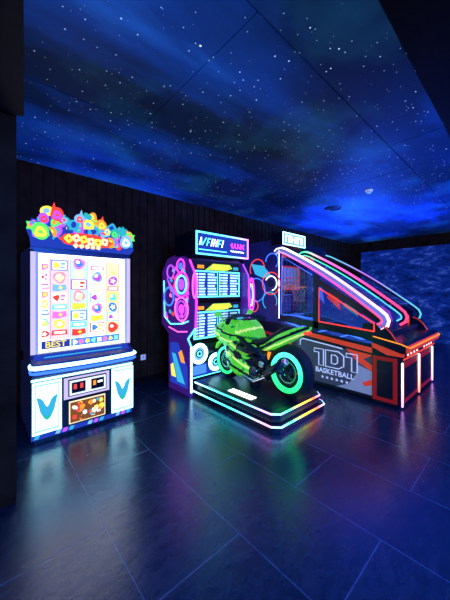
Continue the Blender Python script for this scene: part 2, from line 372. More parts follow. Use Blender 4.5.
for c_, (xa, xb, rim, bg) in enumerate([(-.435, -.345, 'e_lav', 'e_white'), (-.335, -.155, 'e_pink', 'e_pinkl'), (-.140, .050, 'e_sky', 'e_skyl'), (.065, .255, 'e_red', 'e_white'), (.270, .425, 'e_orange', 'e_cream')]):
    s.mat(rim).fr(xa-.004, xa+.004, .975, 1.83, Y-.001, .004).fr(xb-.004, xb+.004, .975, 1.83, Y-.001, .004)
    s.mat(bg).fr(xa+.004, xb-.004, .975, 1.83, Y-.001, .002)
    w_ = (xb-xa)/2; cx = (xa+xb)/2; z = .990+.02*(c_ % 2); j = 0
    while z < 1.74:
        k = (j*3+c_*5+(j*j) % 3) % 10; kind = (j*3+c_*2+(j//2)) % 5; hh = [.052, .060, .036, .064, .044][kind]
        z += hh
        if kind == 0: s.mat(icons[k]).prism(blob(cx, z, min(.054, w_*.9), 2, .10, j), 'y', Y-.004, Y-.006).mat('e_white').prism(spike(cx, z, min(.036, w_*.6), 5, .45, j), 'y', Y-.007, Y-.008)
        elif kind == 1:
            s.mat(icons[k]).fr(cx-w_*.9, cx+w_*.9, z-.056, z+.056, Y-.003, .003).mat('e_white').fr(cx-w_*.75, cx+w_*.75, z-.044, z+.044, Y-.006, .001).mat(icons[(k+2) % 10]).prism(blob(cx-w_*.35, z, min(.036, w_*.36), 3, .15, j), 'y', Y-.008, Y-.009).mat(icons[(k+4) % 10]).fr(cx+w_*.08, cx+w_*.66, z+.006, z+.034, Y-.008, .002).fr(cx+w_*.08, cx+w_*.5, z-.034, z-.008, Y-.008, .002)
        elif kind == 2: s.mat(icons[k]).prism([(cx-w_*.9, z-.026), (cx+w_*.9, z-.026), (cx+w_*.8, z+.028), (cx-w_*.8, z+.028)], 'y', Y-.004, Y-.006).mat('e_white').fr(cx-w_*.6, cx+w_*.6, z-.010, z+.012, Y-.007, .002)
        elif kind == 3: s.mat(icons[k]).prism(blob(cx, z, min(.062, w_*.92), 3, .08, j*1.7), 'y', Y-.004, Y-.006).mat('e_white').prism(blob(cx-.014, z+.014, .018, 2, .1, j), 'y', Y-.009, Y-.010).mat(icons[(k+5) % 10]).prism(blob(cx, z-.004, min(.042, w_*.62), 4, .12, j), 'y', Y-.007, Y-.008)
        else: s.mat(icons[k]).prism([(cx-w_*.8, z-.034), (cx-w_*.2, z-.04), (cx+w_*.8, z-.02), (cx+w_*.7, z+.036), (cx, z+.028), (cx-w_*.75, z+.038)], 'y', Y-.004, Y-.006).mat('e_yel').prism(spike(cx+w_*.1, z, .026, 4, .5, j), 'y', Y-.007, Y-.008)
        z += hh+.003; j += 1
s.mat('e_blued').fr(-.43, -.14, .885, .968, Y-.004).mat('e_blue').fr(-.13, .43, .885, .968, Y-.004)
s.mat('e_yel').text('BEST', .085, (-.285, Y-.025, .927), 'front', .0, .002, 1.15)
for i in range(8):
    x0 = -.09+i*.068; s.mat(['e_white', 'e_pink', 'e_yel', 'e_cyan'][i % 4]).prism(spike(x0, .926, .032, 3+i % 3, .6, i), 'y', Y-.009, Y-.013)
s.build('screen', t)
def topz(x): return 2.26+.045*math.sin(x*17+1)+.03*math.sin(x*31)-.28*max(0, x-.1)**1.2-(.25*max(0, -x-.42))
out_ = [(-.52, 1.93), (.52, 1.93), (.56, 1.98), (.55, 2.06)]+[(.52-i*.026, topz(.52-i*.026)) for i in range(41)]+[(-.56, 2.10), (-.53, 2.02)]
M().mat('e_blued').prism(out_, 'y', .02, .10).build('marquee_board', t)
m = M(); random.seed(5)
ks = ['e_green', 'e_red', 'e_teal', 'e_orange', 'e_purple', 'e_cyan2', 'e_yel', 'e_cyan2', 'e_purple', 'e_sky', 'e_blued']
for i in range(56):
    cx = -.52+1.04*((i*.618) % 1); cz = 1.97+(topz(cx)-1.97)*(.15+.85*random.random())
    if abs(cx) < .24 and 1.96 < cz < 2.12: cz = 2.13+random.random()*(topz(cx)-2.12)
    r = .026+.034*random.random(); kk = i % 5
    yb = .0195-.0003*i
    if kk == 0: m.mat(ks[(i*4) % 11]).prism(spike(cx, cz, r*1.2, 5+i % 3, .65, i), 'y', .02, yb)
    elif kk == 1: m.mat(ks[(i*4) % 11]).prism([(cx-r, cz-r), (cx+r, cz-r*.8), (cx+r*1.1, cz+r*.3), (cx+r*.5, cz+r), (cx-r*.5, cz+r), (cx-r*1.1, cz+r*.3)], 'y', .02, yb)
    else: m.mat(ks[(i*4) % 11]).prism(blob(cx, cz, r, 2+kk % 3, .12, i), 'y', .02, yb)
    m.mat(ks[(i*4+3) % 11]).prism(blob(cx-.004, cz+.003, r*.5, 2+i % 3, .15, i), 'y', yb-.0001, yb-.0002)
for (k, cx, cz, r, k2) in (('e_red', -.30, 2.27, .065, 'e_purple'), ('e_sky', .45, 2.07, .075, 'e_paper'), ('e_orange', .16, 2.23, .055, 'e_yel'), ('e_green', -.45, 2.08, .08, 'e_yel'), ('e_sky', -.08, 2.26, .05, 'e_red'), ('e_teal', .31, 2.15, .05, 'e_green'), ('e_purple', -.42, 2.21, .05, 'e_red')):
    m.mat(k).prism(blob(cx, cz, r, 2, .08, cx*9), 'y', 0, -.008).mat(k2).prism(blob(cx, cz-.012, r*.66, 3, .10, 1), 'y', -.008, -.011).mat(k).prism(blob(cx, cz-.01, r*.25, 2, .12, 1), 'y', -.011, -.013)
for (cx, z0, h, w_, k) in ((-.33, 2.31, .08, .022, 'e_red'), (-.06, 2.29, .07, .02, 'e_sky'), (.17, 2.26, .07, .02, 'e_red')):
    m.mat(k).prism([(cx-w_, z0), (cx+w_, z0), (cx+w_*.3, z0+h)], 'y', .03, .004)
m.build('marquee_artwork', t)
m = M()
m.T = Matrix.Translation((0, 0, 2.03)) @ Matrix.Diagonal((2.2, 1, .62, 1)) @ Matrix.Translation((0, 0, -2.03))
m.mat('e_red').prism(blob(0, 2.03, .125, 10, .05), 'y', .002, -.008); m.T = None
for i in range(6):
    cx = -.19+i*.076; cz = 2.035+.012*math.sin(i*1.3)
    m.mat(['e_yel', 'e_cream'][i % 2]).prism(blob(cx, cz, .042, 4, .12, i*.8), 'y', -.009, -.015)
    m.mat('e_red').prism(blob(cx, cz, .012, 3, .1, i), 'y', -.015, -.018)
for i in range(5):
    cx = -.12+i*.06; m.mat('e_cream').prism(blob(cx, 1.968, .024, 4, .12, i), 'y', -.009, -.015)
m.build('marquee_title', t)

# ---------------------------------------------------------------- 2. motorcycle machine
t = thing('motorcycle_arcade_machine', 'motorcycle racing arcade machine with lime green bike on neon edged platform', 'arcade machine', (2.78, 3.2, 0))
M().mat('black').box(-.5, .5, .1, .78, 0, 2.02).mat('matte').box(-.5, .5, .04, .1, .70, .78).box(-.5, .5, .04, .1, 1.31, 1.36).build('cabinet_body', t)
prof = [(0, .0), (0, .70), (.08, .80), (-.10, .97), (-.12, 1.33), (-.08, 1.74), (.04, 1.93), (.30, 2.04), (.6, 1.98), (.76, 1.80), (.78, .97), (.56, .82), (.56, 0)]
for s in (-1, 1):
    p = M().mat('purp').prism(prof, 'x', -.03, .03)
    sx_ = s*.034
    for (cy, cz, R, k) in ((.20, 1.58, .18, 'e_mag'), (.20, 1.58, .13, 'e_cyan'), (.20, 1.22, .17, 'e_pink'), (.20, 1.22, .12, 'e_purple'), (.55, 1.40, .14, 'e_blue'), (.50, 1.78, .10, 'e_purple'), (.22, 1.85, .10, 'e_mag')):
        p.mat(k).ring((sx_, cy, cz), 'x', R, .013, 28, k=6)
    for (cy, cz, R, k) in ((.20, 1.58, .08, 'e_purple'), (.20, 1.22, .07, 'e_mag'), (.22, 1.85, .05, 'e_blue')): p.mat(k).disc((sx_-.003, cy, cz), 'x', R, .006)
    p.mat('e_cyan').tube([(sx_, .02, 1.06), (sx_, .18, 1.01), (sx_, .5, .98), (sx_, .68, 1.08), (sx_, .7, 1.65)], .009)
    p.mat('e_pink').tube([(sx_, .05, .91), (sx_, .3, .88), (sx_, .55, .93)], .009)
    p.mat('e_purple').prism([(.1, 1.36), (.3, 1.40), (.5, 1.48), (.62, 1.70), (.35, 1.46)], 'x', sx_-.002, sx_+.002)
    p.mat('e_blued').prism([(.05, .1), (.5, .1), (.5, .7), (.3, .72), (.05, .4)], 'x', sx_-.003, sx_+.003)
    p.mat('e_cyan2').prism([(.1, .15), (.3, .15), (.45, .55), (.35, .55)], 'x', sx_-.006, sx_+.006)
    p.mat('e_orange').prism([(.1, .45), (.2, .45), (.27, .58), (.2, .62)], 'x', sx_-.006, sx_+.006)
    p.mat('e_yel').prism([(.34, .2), (.46, .2), (.49, .36), (.42, .40)], 'x', sx_-.006, sx_+.006)
    random.seed(9)
    for i in range(26):
        cy, cz = .0+.66*random.random(), 1.0+.85*random.random()
        p.mat(['e_pink', 'e_cyan2', 'e_mag', 'e_purple', 'e_red', 'e_sky'][i % 6]).prism([(cy, cz), (cy+.07, cz+.02), (cy+.05, cz+.07), (cy+.01, cz+.05)], 'x', sx_-.001*(i % 4)-.001, sx_+.002)
    o = p.build('side_panel', t); o.location.x = s*.54
    e = M().mat('e_ice').box(-.012, .012, -.014, 0, .05, .70)
    e.mat('e_cyan').tube([(0, 0, .70), (0, .075, .80), (0, -.105, .97)], .012)
    e.mat('e_mag' if s < 0 else 'e_purple').tube([(0, -.105, .97), (0, -.127, 1.33), (0, -.088, 1.74), (0, .035, 1.93)], .014)
    o = e.build('edge_light', t); o.location.x = s*.54
M().mat('e_mag').ring((.57, -.13, 1.42), 'y', .27, .017, 36, sx=.22).mat('e_cyan').ring((.57, -.12, 1.42), 'y', .18, .010, 30, sx=.22).build('wing_loop_light', t)
M().mat('e_pink').ring((-.57, -.13, 1.56), 'y', .17, .012, 36, sx=.22).build('wing_loop_light', t)
random.seed(4)
for (z0, z1) in ((1.38, 1.94), (.77, 1.30)):
    s = M().mat('black').box(-.49, .49, .05, .1, z0-.02, z1+.02).mat('e_dk').fr(-.47, .47, z0, z1, .05)
    s.mat('e_cyan').frame(-.465, .465, z0+.01, z0+.41, .046, .012, .004)
    for cx in (-.23, .23):
        s.mat('e_blued').fr(cx-.215, cx+.215, z0+.025, z0+.395, .044, .002).mat('e_cyan').frame(cx-.215, cx+.215, z0+.025, z0+.395, .042, .006, .003)
        for r in range(8):
            z = z0+.042+r*.043
            s.mat('e_row' if r % 4 else 'e_lime').fr(cx-.20, cx-.16, z, z+.024, .042, .002)
            s.mat('e_row').fr(cx-.145, cx-.02-.03*random.random(), z, z+.024, .042, .002).fr(cx+.02, cx+.20-.05*random.random(), z, z+.024, .042, .002)
    s.mat('e_lime').prism([(-.26, z0+.42), (-.10, z0+.52), (.24, z0+.52), (.30, z0+.46), (.12, z0+.42)], 'y', .044, .040)
    for i in range(6):
        x0 = -.15+i*.062; s.mat('e_yel').prism([(x0, z0+.43), (x0+.035, z0+.43), (x0+.06, z0+.51), (x0+.025, z0+.51)], 'y', .038, .034)
    s.mat('e_orange').fr(-.4, -.28, z0+.44, z0+.49, .044).mat('e_cyan2').fr(.32, .43, z0+.44, z0+.49, .044)
    s.build('screen', t)
K['sign_fr'] = ramp_emi('sign_frame_cyan_to_pink', 'X', -.1, .50, [(.1, .75, 1), (.25, .5, 1), (1, .12, .85)], 3.2)
s = M().mat('black').box(-.58, .45, -.16, .35, 1.99, 2.31).mat('e_blued').fr(-.56, .43, 2.01, 2.29, -.16)
s.mat('sign_fr').frame(-.58, .45, 1.99, 2.31, -.164, .022, .012)
sb = s.build('marquee_sign', t)
s = M(); zz = 2.12
def stroke(x0, w, h, k, z=zz, sl=.30, y=-.168): s.mat(k).prism([(x0, z), (x0+w, z), (x0+w+h*sl, z+h), (x0+h*sl, z+h)], 'y', y, y-.008)
cx = -.53
for kd in ['l', 'v', 'p', 'l', 'h', 'p', 'l']:
    h = .11
    if kd == 'l': stroke(cx, .016, h, 'e_white'); cx += .042
    elif kd == 'v': stroke(cx, .014, h, 'e_cyan', sl=-.1); stroke(cx+.005, .014, h, 'e_cyan', sl=.65, y=-.169); cx += .085
    elif kd == 'p': stroke(cx, .014, h, 'e_cyan'); stroke(cx+.044, .035, .014, 'e_cyan', zz+h-.014); stroke(cx+.030, .030, .012, 'e_cyan', zz+.045); cx += .076
    else: stroke(cx, .014, h, 'e_white'); stroke(cx+.05, .014, h, 'e_white'); stroke(cx+.03, .035, .014, 'e_white', zz+.05, y=-.170); cx += .084
s.mat('e_mag').tube([(.06+.30*i/40+.02*math.sin(i/40*31), -.174, 2.17+.035*math.sin(i/40*27)) for i in range(41)], .009, n=6)
s.mat('e_white').tube([(.06+.28*i/20, -.174, 2.085+.012*math.sin(i*1.9)) for i in range(21)], .006, n=6)
s.mat('e_cyan').fr(-.53, -.02, 2.055, 2.067, -.168, .006)
s.build('sign_lettering', sb)
for sx_, sz_, R_ in ((-.37, .57, .125), (-.06, .40, .11), (.37, .57, .125)):
    s = M().mat('dgrey').disc((sx_, .1, sz_), 'y', R_+.02, -.05, 28).mat('e_ice').ring((sx_, .036, sz_), 'y', R_, .028).mat('e_sky').disc((sx_, .05, sz_), 'y', R_-.02, -.01, 28)
    s.mat('black').disc((sx_, .04, sz_), 'y', .06, -.01, 28).mat('e_cyan').ring((sx_, .03, sz_), 'y', .035, .008)
    s.build('speaker', t)
M().mat('e_blued').fr(-.5, .5, .22, .40, .1).mat('e_blue').fr(-.5, -.2, .25, .38, .095).mat('e_purple').fr(.12, .3, .35, .38, .095).mat('e_cyan').fr(-.5, .5, .205, .217, .095).build('lower_fascia', t)
p = M().mat('black').prism([(-.51, .02), (.51, .02), (.51, -1.40), (.44, -1.47), (-.44, -1.47), (-.51, -1.40)], 'z', 0, .085)
p.prism([(-.47, .02), (.47, .02), (.47, -1.36), (.40, -1.43), (-.40, -1.43), (-.47, -1.36)], 'z', .085, .20)
pl = p.build('platform', t, bevel=.006)
K['rb_y'] = ramp_emi('rainbow_side_strip', 'Y', -1.45, 0, [(.9, .2, .9), (.15, .4, 1), (.05, .8, 1), (.1, .8, 1), (.5, .9, 1)], 3.6)
K['rb_x'] = ramp_emi('rainbow_front_strip', 'X', -.5, .5, [(.3, .5, 1), (.05, 1, .35), (.9, .8, .05), (1, .12, .05), (.1, .45, 1)], 3.6)
q = M()
for z, o_ in ((.075, .0), (.185, .04)):
    q.mat('rb_y').tube([(-.515+o_, 0, z), (-.515+o_, -1.40+o_, z)], .010).tube([(.515-o_, 0, z), (.515-o_, -1.40+o_, z)], .010)
    q.mat('rb_x').tube([(-.515+o_, -1.40+o_, z), (-.443+o_, -1.475+o_, z), (.443-o_, -1.475+o_, z), (.515-o_, -1.40+o_, z)], .010)
q.build('edge_light', pl)
for s in (-1, 1):
    M().mat('e_white' if s < 0 else 'chrome').box(s*.34-.05, s*.34+.05, -1.0, -.60, .20, .212).build('foot_plate', pl)
M().mat('dgrey').box(-.42, .42, -1.33, -.05, .20, .206).build('tread_mat', pl)
# motorcycle
b = M().mat('dgrey').cyl((0, -.72, .2), (0, -.72, .46), .07).box(-.11, .11, -1.0, -.52, .36, .66)
for z in (.40, .44, .48, .52, .56, .60): b.box(-.14, .14, -.98, -.58, z, z+.015)
b.mat('chrome').cyl((-.14, -.84, .44), (-.17, -.84, .44), .07).cyl((.14, -.84, .44), (.17, -.84, .44), .07).cyl((-.14, -.97, .56), (-.165, -.97, .56), .04).cyl((.14, -.97, .56), (.165, -.97, .56), .04)
b.mat('dgrey').tube([(-.08, -.85, .54), (-.11, -1.05, .53), (-.11, -1.26, .51)], .032).tube([(.08, -.85, .54), (.11, -1.05, .53), (.11, -1.26, .51)], .032)
b.mat('seat').tube([(-.05, -.38, .90), (-.12, -.65, .76), (-.10, -.98, .62)], .034).tube([(.05, -.38, .90), (.12, -.65, .76), (.10, -.98, .62)], .034)
b.mat('chrome').tube([(-.12, -.60, .36), (-.15, -.85, .33), (-.18, -1.05, .44), (-.18, -1.28, .60)], .026).mat('dgrey').cyl((-.18, -1.05, .46), (-.18, -1.32, .64), .040, .048).cyl((.18, -1.05, .46), (.18, -1.32, .64), .040, .048)
b.mat('chrome').cyl((-.18, -1.32, .64), (-.18, -1.36, .665), .045, .035).mat('dgrey').tube([(-.06, -.95, .64), (-.05, -1.12, .80)], .018).tube([(.06, -.95, .64), (.05, -1.12, .80)], .018)
b.mat('e_orange').tube([(-.06, -.96, .55), (-.06, -1.02, .70)], .02)
b.mat('black').cyl((-.22, -.90, .44), (-.09, -.90, .44), .018).cyl((.09, -.90, .44), (.22, -.90, .44), .018)
b.mat('seat').tube([(-.15, -.55, .70), (-.17, -.75, .68), (-.15, -.95, .72)], .035).tube([(-.12, -.70, .72), (-.14, -.85, .60), (-.12, -1.0, .62)], .025)
moto = b.build('motorcycle', t, label='lime green sports motorcycle seen from its rear left')
moto.scale = (1.08, 1, 1.06); moto.location.z = -.012
K['whl'] = ramp_emi('wheel_ring_cyan_green', 'Z', -.25, .25, [(.02, 1, .12), (.03, .95, .40), (.10, 1, .75)], 2.0)
def wheel(cy, cz, R, wd, tr):
    w = M().mat('rubber').ring((0, 0, 0), 'x', R-wd, wd, 48, k=14)
    rr = R-wd*1.35
    w.mat('whl').ring((-wd*.95, 0, 0), 'x', rr, tr, 40).ring((wd*.95, 0, 0), 'x', rr, tr, 40)
    w.mat('dgrey').ring((0, 0, 0), 'x', R-wd*2.0, wd*.4, 36).cyl((-wd*.7, 0, 0), (wd*.7, 0, 0), .05)
    for i in range(5):
        a = 2*PI*i/5+.3
        for da in (-.14, .14): w.tube([(0, .03*math.cos(a), .03*math.sin(a)), (0, (R-wd*1.9)*math.cos(a+da), (R-wd*1.9)*math.sin(a+da))], .012)
    w.mat('chrome').ring((-wd*.75, 0, 0), 'x', R*.38, .010, 28).ring((wd*.75, 0, 0), 'x', R*.38, .010, 28)
    o = w.build('wheel', moto); o.location = (0, cy, cz)
wheel(-1.28, .510, .305, .080, .028); wheel(-.20, .455, .25, .06, .018)
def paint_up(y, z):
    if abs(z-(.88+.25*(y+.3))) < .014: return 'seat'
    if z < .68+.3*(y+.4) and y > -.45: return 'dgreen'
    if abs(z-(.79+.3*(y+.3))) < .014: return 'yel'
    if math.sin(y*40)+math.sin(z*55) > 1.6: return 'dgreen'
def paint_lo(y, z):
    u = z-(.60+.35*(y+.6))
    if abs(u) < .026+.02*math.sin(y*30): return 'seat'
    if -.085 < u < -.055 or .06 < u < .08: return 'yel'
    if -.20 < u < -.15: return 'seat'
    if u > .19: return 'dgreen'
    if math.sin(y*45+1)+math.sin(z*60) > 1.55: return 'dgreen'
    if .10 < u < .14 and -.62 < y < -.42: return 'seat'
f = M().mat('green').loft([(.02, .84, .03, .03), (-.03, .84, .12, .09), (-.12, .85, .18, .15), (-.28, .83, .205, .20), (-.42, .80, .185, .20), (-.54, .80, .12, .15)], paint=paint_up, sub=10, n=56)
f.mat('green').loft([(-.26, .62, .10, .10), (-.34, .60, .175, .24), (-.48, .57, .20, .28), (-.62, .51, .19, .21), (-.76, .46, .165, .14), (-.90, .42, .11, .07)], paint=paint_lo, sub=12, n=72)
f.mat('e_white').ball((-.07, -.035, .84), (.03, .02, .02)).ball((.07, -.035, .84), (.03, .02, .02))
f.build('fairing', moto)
M().mat('green').prism([(.03, .58), (.0, .67), (-.12, .74), (-.28, .745), (-.40, .68), (-.42, .60), (-.36, .66), (-.28, .715), (-.14, .71), (-.02, .64)], 'x', -.075, .075).build('front_mudguard', moto, bevel=.01)
M().mat('chrome').tube([(-.09, -.20, .455), (-.10, -.40, .98)], .022).tube([(.09, -.20, .455), (.10, -.40, .98)], .022).build('front_fork', moto)
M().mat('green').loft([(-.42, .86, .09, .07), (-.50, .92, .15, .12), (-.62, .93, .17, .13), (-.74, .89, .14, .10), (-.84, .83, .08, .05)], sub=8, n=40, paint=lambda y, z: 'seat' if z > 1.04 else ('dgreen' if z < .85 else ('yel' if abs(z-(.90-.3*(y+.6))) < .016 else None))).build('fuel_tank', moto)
M().mat('seat').loft([(-.78, .80, .10, .035), (-.90, .80, .13, .045), (-1.02, .84, .125, .05), (-1.10, .90, .10, .045), (-1.22, .96, .10, .045), (-1.34, .99, .06, .03)]).build('seat', moto)
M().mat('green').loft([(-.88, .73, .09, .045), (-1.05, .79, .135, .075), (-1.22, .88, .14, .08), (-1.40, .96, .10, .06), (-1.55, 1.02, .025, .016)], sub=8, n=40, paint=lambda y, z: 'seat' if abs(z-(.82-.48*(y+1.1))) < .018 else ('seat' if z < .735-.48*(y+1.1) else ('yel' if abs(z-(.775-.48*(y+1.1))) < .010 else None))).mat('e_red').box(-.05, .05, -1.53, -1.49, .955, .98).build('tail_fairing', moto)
M().mat('glass').loft([(-.08, .97, .06, .01), (-.18, 1.04, .12, .03), (-.30, 1.12, .13, .04), (-.34, 1.15, .10, .02)]).build('windshield', moto)
h = M().mat('dgrey').tube([(-.33, -.56, 1.03), (-.20, -.46, 1.07), (0, -.43, 1.08), (.20, -.46, 1.07), (.33, -.56, 1.03)], .019)
h.mat('rubber').cyl((-.345, -.572, 1.026), (-.24, -.49, 1.06), .028).cyl((.345, -.572, 1.026), (.24, -.49, 1.06), .028)
h.mat('chrome').tube([(-.20, -.43, 1.07), (-.33, -.48, 1.04)], .009).tube([(.20, -.43, 1.07), (.33, -.48, 1.04)], .009)
h.mat('black').box(-.08, .08, -.43, -.33, 1.03, 1.10).mat('e_cyan2').box(-.06, .06, -.435, -.43, 1.04, 1.09)
h.build('handlebar', moto)
for s in (-1, 1):
    M().mat('green').tube([(s*.14, -.28, 1.0), (s*.27, -.32, 1.10)], .010).ball((s*.30, -.33, 1.115), (.055, .025, .035)).build('mirror', moto)

# ---------------------------------------------------------------- 3. basketball machine (two lanes side by side)
t = thing('basketball_arcade_machine', 'long two-lane black and red basketball shooting machine with sloping neon rails', 'arcade machine', (4.75, 1.12, 0))
M().mat('black').box(-.76, .76, .25, 2.7, .03, .55).mat('dgrey').box(-.7, .7, .3, 2.6, 0, .03).build('base_frame', t)
for s in (-1, 1):
    p = M().mat('black').prism([(.28, .04), (2.72, .04), (2.72, .95), (1.9, .92), (.28, .76)], 'x', -.02, .02)
    if s < 0:
        X = -.021
        d = lambda k, pts, l=0: p.mat(k).prism(pts, 'x', X-.002-.0015*l, X+.002)
        d('mgrey', [(.30, .08), (1.30, .08), (1.48, .30), (1.48, .73), (.30, .60)])
        d('grey', [(.30, .08), (.80, .08), (.62, .16), (.50, .34), (.50, .46), (.30, .40)], 1)
        d('red', [(.30, .72), (1.50, .85), (1.68, .76), (1.66, .28), (1.42, .05), (1.34, .05), (1.58, .30), (1.59, .735), (1.48, .785), (.30, .65)], 1)
        d('red', [(.30, .62), (.66, .66), (.50, .50), (.30, .40), (.30, .48), (.42, .55)], 2)
        d('red', [(.30, .22), (.30, .30), (.44, .22), (.40, .18)], 2)
        d('lgrey', [(.72, .655), (1.36, .72), (1.42, .69), (1.42, .60), (1.405, .60), (1.405, .68), (1.36, .702), (.70, .635)], 1)
        d('dred', [(1.80, .20), (2.5, .20), (2.6, .72), (2.2, .76), (1.80, .70)]); d('black', [(1.85, .24), (2.46, .24), (2.54, .68), (2.22, .71), (1.85, .66)], 1)
        # angular characters drawn as pale outlines: 1 D 1
        p.mat('lgrey'); G = lambda pts, yo: p.tube([(X-.006, yo-u*.78, .34+v*.25) for u, v in pts], .0095, True, 6)
        one = [(0, .78), (0, 1), (.20, 1), (.20, 0), (.10, 0), (.10, .78)]
        G(one, 1.16)
        G([(0, 0), (0, 1), (.26, 1), (.36, .80), (.36, .20), (.26, 0)], .97); G([(.12, .24), (.12, .76), (.20, .76), (.24, .66), (.24, .34), (.20, .24)], .97)
        G(one, .655)
        p.mat('lgrey').text('BASKETBALL', .105, (X-.007, .84, .265), 'left', 0, .002, 1.0, off=.014)
        for i in range(6):
            cy = 1.02-i*.075; p.prism([(cy+(.026 if k % 2 == 0 else .012)*math.sin(k*PI/5), .17+(.026 if k % 2 == 0 else .012)*math.cos(k*PI/5)) for k in range(10)], 'x', X-.006, X+.002)
    o = p.build('side_skirt', t); o.location.x = s*.78
fb = M().mat('black').prism([(.30, .02), (-.02, .02), (-.04, .04), (-.04, .58), (-.06, .62), (-.06, .78), (.04, .84), (.30, .86)], 'x', -.82, .82)
fb.mat('red').prism([(-.064, .66), (-.064, .775), (.04, .838), (.30, .858), (.30, .74), (.12, .66)], 'x', -.826, .826)
fb.mat('dred').prism([(.0, .05), (.29, .05), (.29, .63), (.0, .63)], 'x', -.824, -.819).mat('black').prism([(.05, .10), (.24, .10), (.24, .58), (.05, .58)], 'x', -.828, -.82)
fb.mat('dred').fr(-.75, -.06, .05, .58, -.04).fr(.04, .74, .05, .58, -.04).mat('black').fr(-.69, -.12, .11, .50, -.044).fr(.10, .68, .11, .50, -.044)
fbo = fb.build('front_cabinet', t)
M().mat('black').prism([(.30, .90), (-.05, .83), (-.11, .81), (-.13, .76), (-.11, .71), (-.05, .70), (.30, .80)], 'x', -.835, .835).mat('red').prism([(-.115, .808), (-.134, .76), (-.115, .712), (-.095, .712), (-.095, .812)], 'x', -.838, .838).mat('black').box(-.76, .76, .14, .50, .86, .94).build('control_ledge', fbo, bevel=.006)
for s in (-1, 1):
    c = M().mat('black').prism([(.00, .80), (.06, .94), (.12, 1.02), (.20, 1.05), (.42, 1.05), (.46, .84), (.30, .80)], 'x', -.022, .022)
    c.mat('red').tube([(-.024, .01, .84), (-.024, .08, .95), (-.024, .14, 1.01), (-.024, .22, 1.04)], .008)
    o = c.build('corner_cheek', fbo); o.location.x = s*.78
K['rb_z'] = ramp_emi('front_strip_white_red', 'Z', .03, .58, [(1, .15, .15), (1, .4, .3), (1, .8, .7), (1, 1, 1)], 3.2)
K['rb_z2'] = ramp_emi('front_strip_white_violet', 'Z', .03, .58, [(.7, .25, 1), (.85, .6, 1), (.9, .95, 1)], 3.2)
q = M()
for x0, k in ((-.79, 'rb_z2'), (-.02, 'rb_z'), (.77, 'rb_z2')): q.mat(k).box(x0-.016, x0+.016, -.055, -.041, .03, .58)
q.mat('e_orange').tube([(-.842, .28, .885), (-.842, -.04, .825), (-.842, -.11, .80), (-.80, -.137, .785), (.80, -.137, .785), (.842, -.11, .80)], .008)
q.mat('e_red').box(-.81, .81, -.068, -.061, .622, .634)
q.build('neon_strip', fbo)
s = M().mat('black').fr(-.76, .76, .645, .70, -.063, .004)
for x0 in (-.64, -.50, -.36, -.22, .16, .30, .44, .58):
    s.mat('e_red').fr(x0-.04, x0+.05, .65, .69, -.067, .003)
    s.mat('e_white').fr(x0-.025, x0+.012, .66, .68, -.070, .002)
s.build('front_display', fbo)
M().mat('black').prism([(.28, .50), (.28, .72), (.75, .66), (2.2, 1.0), (2.2, .9), (.8, .5)], 'x', -.75, .75).build('ball_ramp', t)
q = M()
for x0 in (-.7, -.06, .06, .7): q.mat('e_blue').tube([(x0, .34, .74), (x0, .75, .70), (x0, 2.1, 1.02)], .016)
for i in range(5):
    y0 = .9+i*.28; q.mat('e_blue').tube([(-.7, y0, .72+(y0-.75)*.235), (.7, y0, .72+(y0-.75)*.235)], .010)
for x0 in (-.03, .70):
    q.mat('e_blued').prism([(.4, .80), (.4, 1.15), (1.75, 1.95), (1.75, 1.1)], 'x', x0, x0+.012)  # glowing plates added to make the lane interior look blue-lit
    for j in range(4): q.mat(['e_purple', 'e_cyan2', 'e_red', 'e_blue'][j]).prism([(.5+j*.3, .95+j*.1), (.75+j*.3, 1.08+j*.14), (.70+j*.3, 1.22+j*.15), (.55+j*.3, 1.12+j*.14)], 'x', x0-.004, x0-.001)
q.build('ramp_light', t)
def railpts(off):
    base = [(.20, .98), (.13, 1.03), (.11, 1.10), (.14, 1.17), (.22, 1.24)]
    P = [(.22+(1.70-.22)*i/10, 1.24+(2.20-1.24)*i/10+.055*math.sin(PI*i/10)) for i in range(1, 11)]+[(1.80, 2.235), (1.90, 2.23), (1.95, 2.19)]
    pts = base+P; outp = []
    for i, p in enumerate(pts):
        a, b_ = pts[max(i-1, 0)], pts[min(i+1, len(pts)-1)]
        dx, dz = b_[0]-a[0], b_[1]-a[1]; l = math.hypot(dx, dz)
        outp.append((p[0]+dz/l*off, p[1]-dx/l*off))
    return outp
railc = [('rail_a', [(1, .6, .8), (1, .35, .7), (1, .55, .85), (.9, .8, 1), (.85, .95, 1)]),
         ('rail_b', [(1, .05, .2), (1, .06, .3), (1, .1, .5), (1, .15, .5), (.05, .9, .5)]),
         ('rail_c', [(.1, .7, 1), (.2, .4, 1), (.6, .15, 1), (.2, .5, .9), (.1, .8, 1)])]
K['rail_low'] = ramp_emi('rail_low_pink', 'Y', .1, 1.85, [(1, .08, .2), (1, .06, .35), (1, .1, .6), (.4, .3, 1)], 1.8)
K['rail_low2'] = ramp_emi('rail_low_cyan', 'Y', .1, 1.85, [(.1, .6, 1), (.05, .8, .9), (.05, .8, .5), (.05, .9, .6)], 1.5)
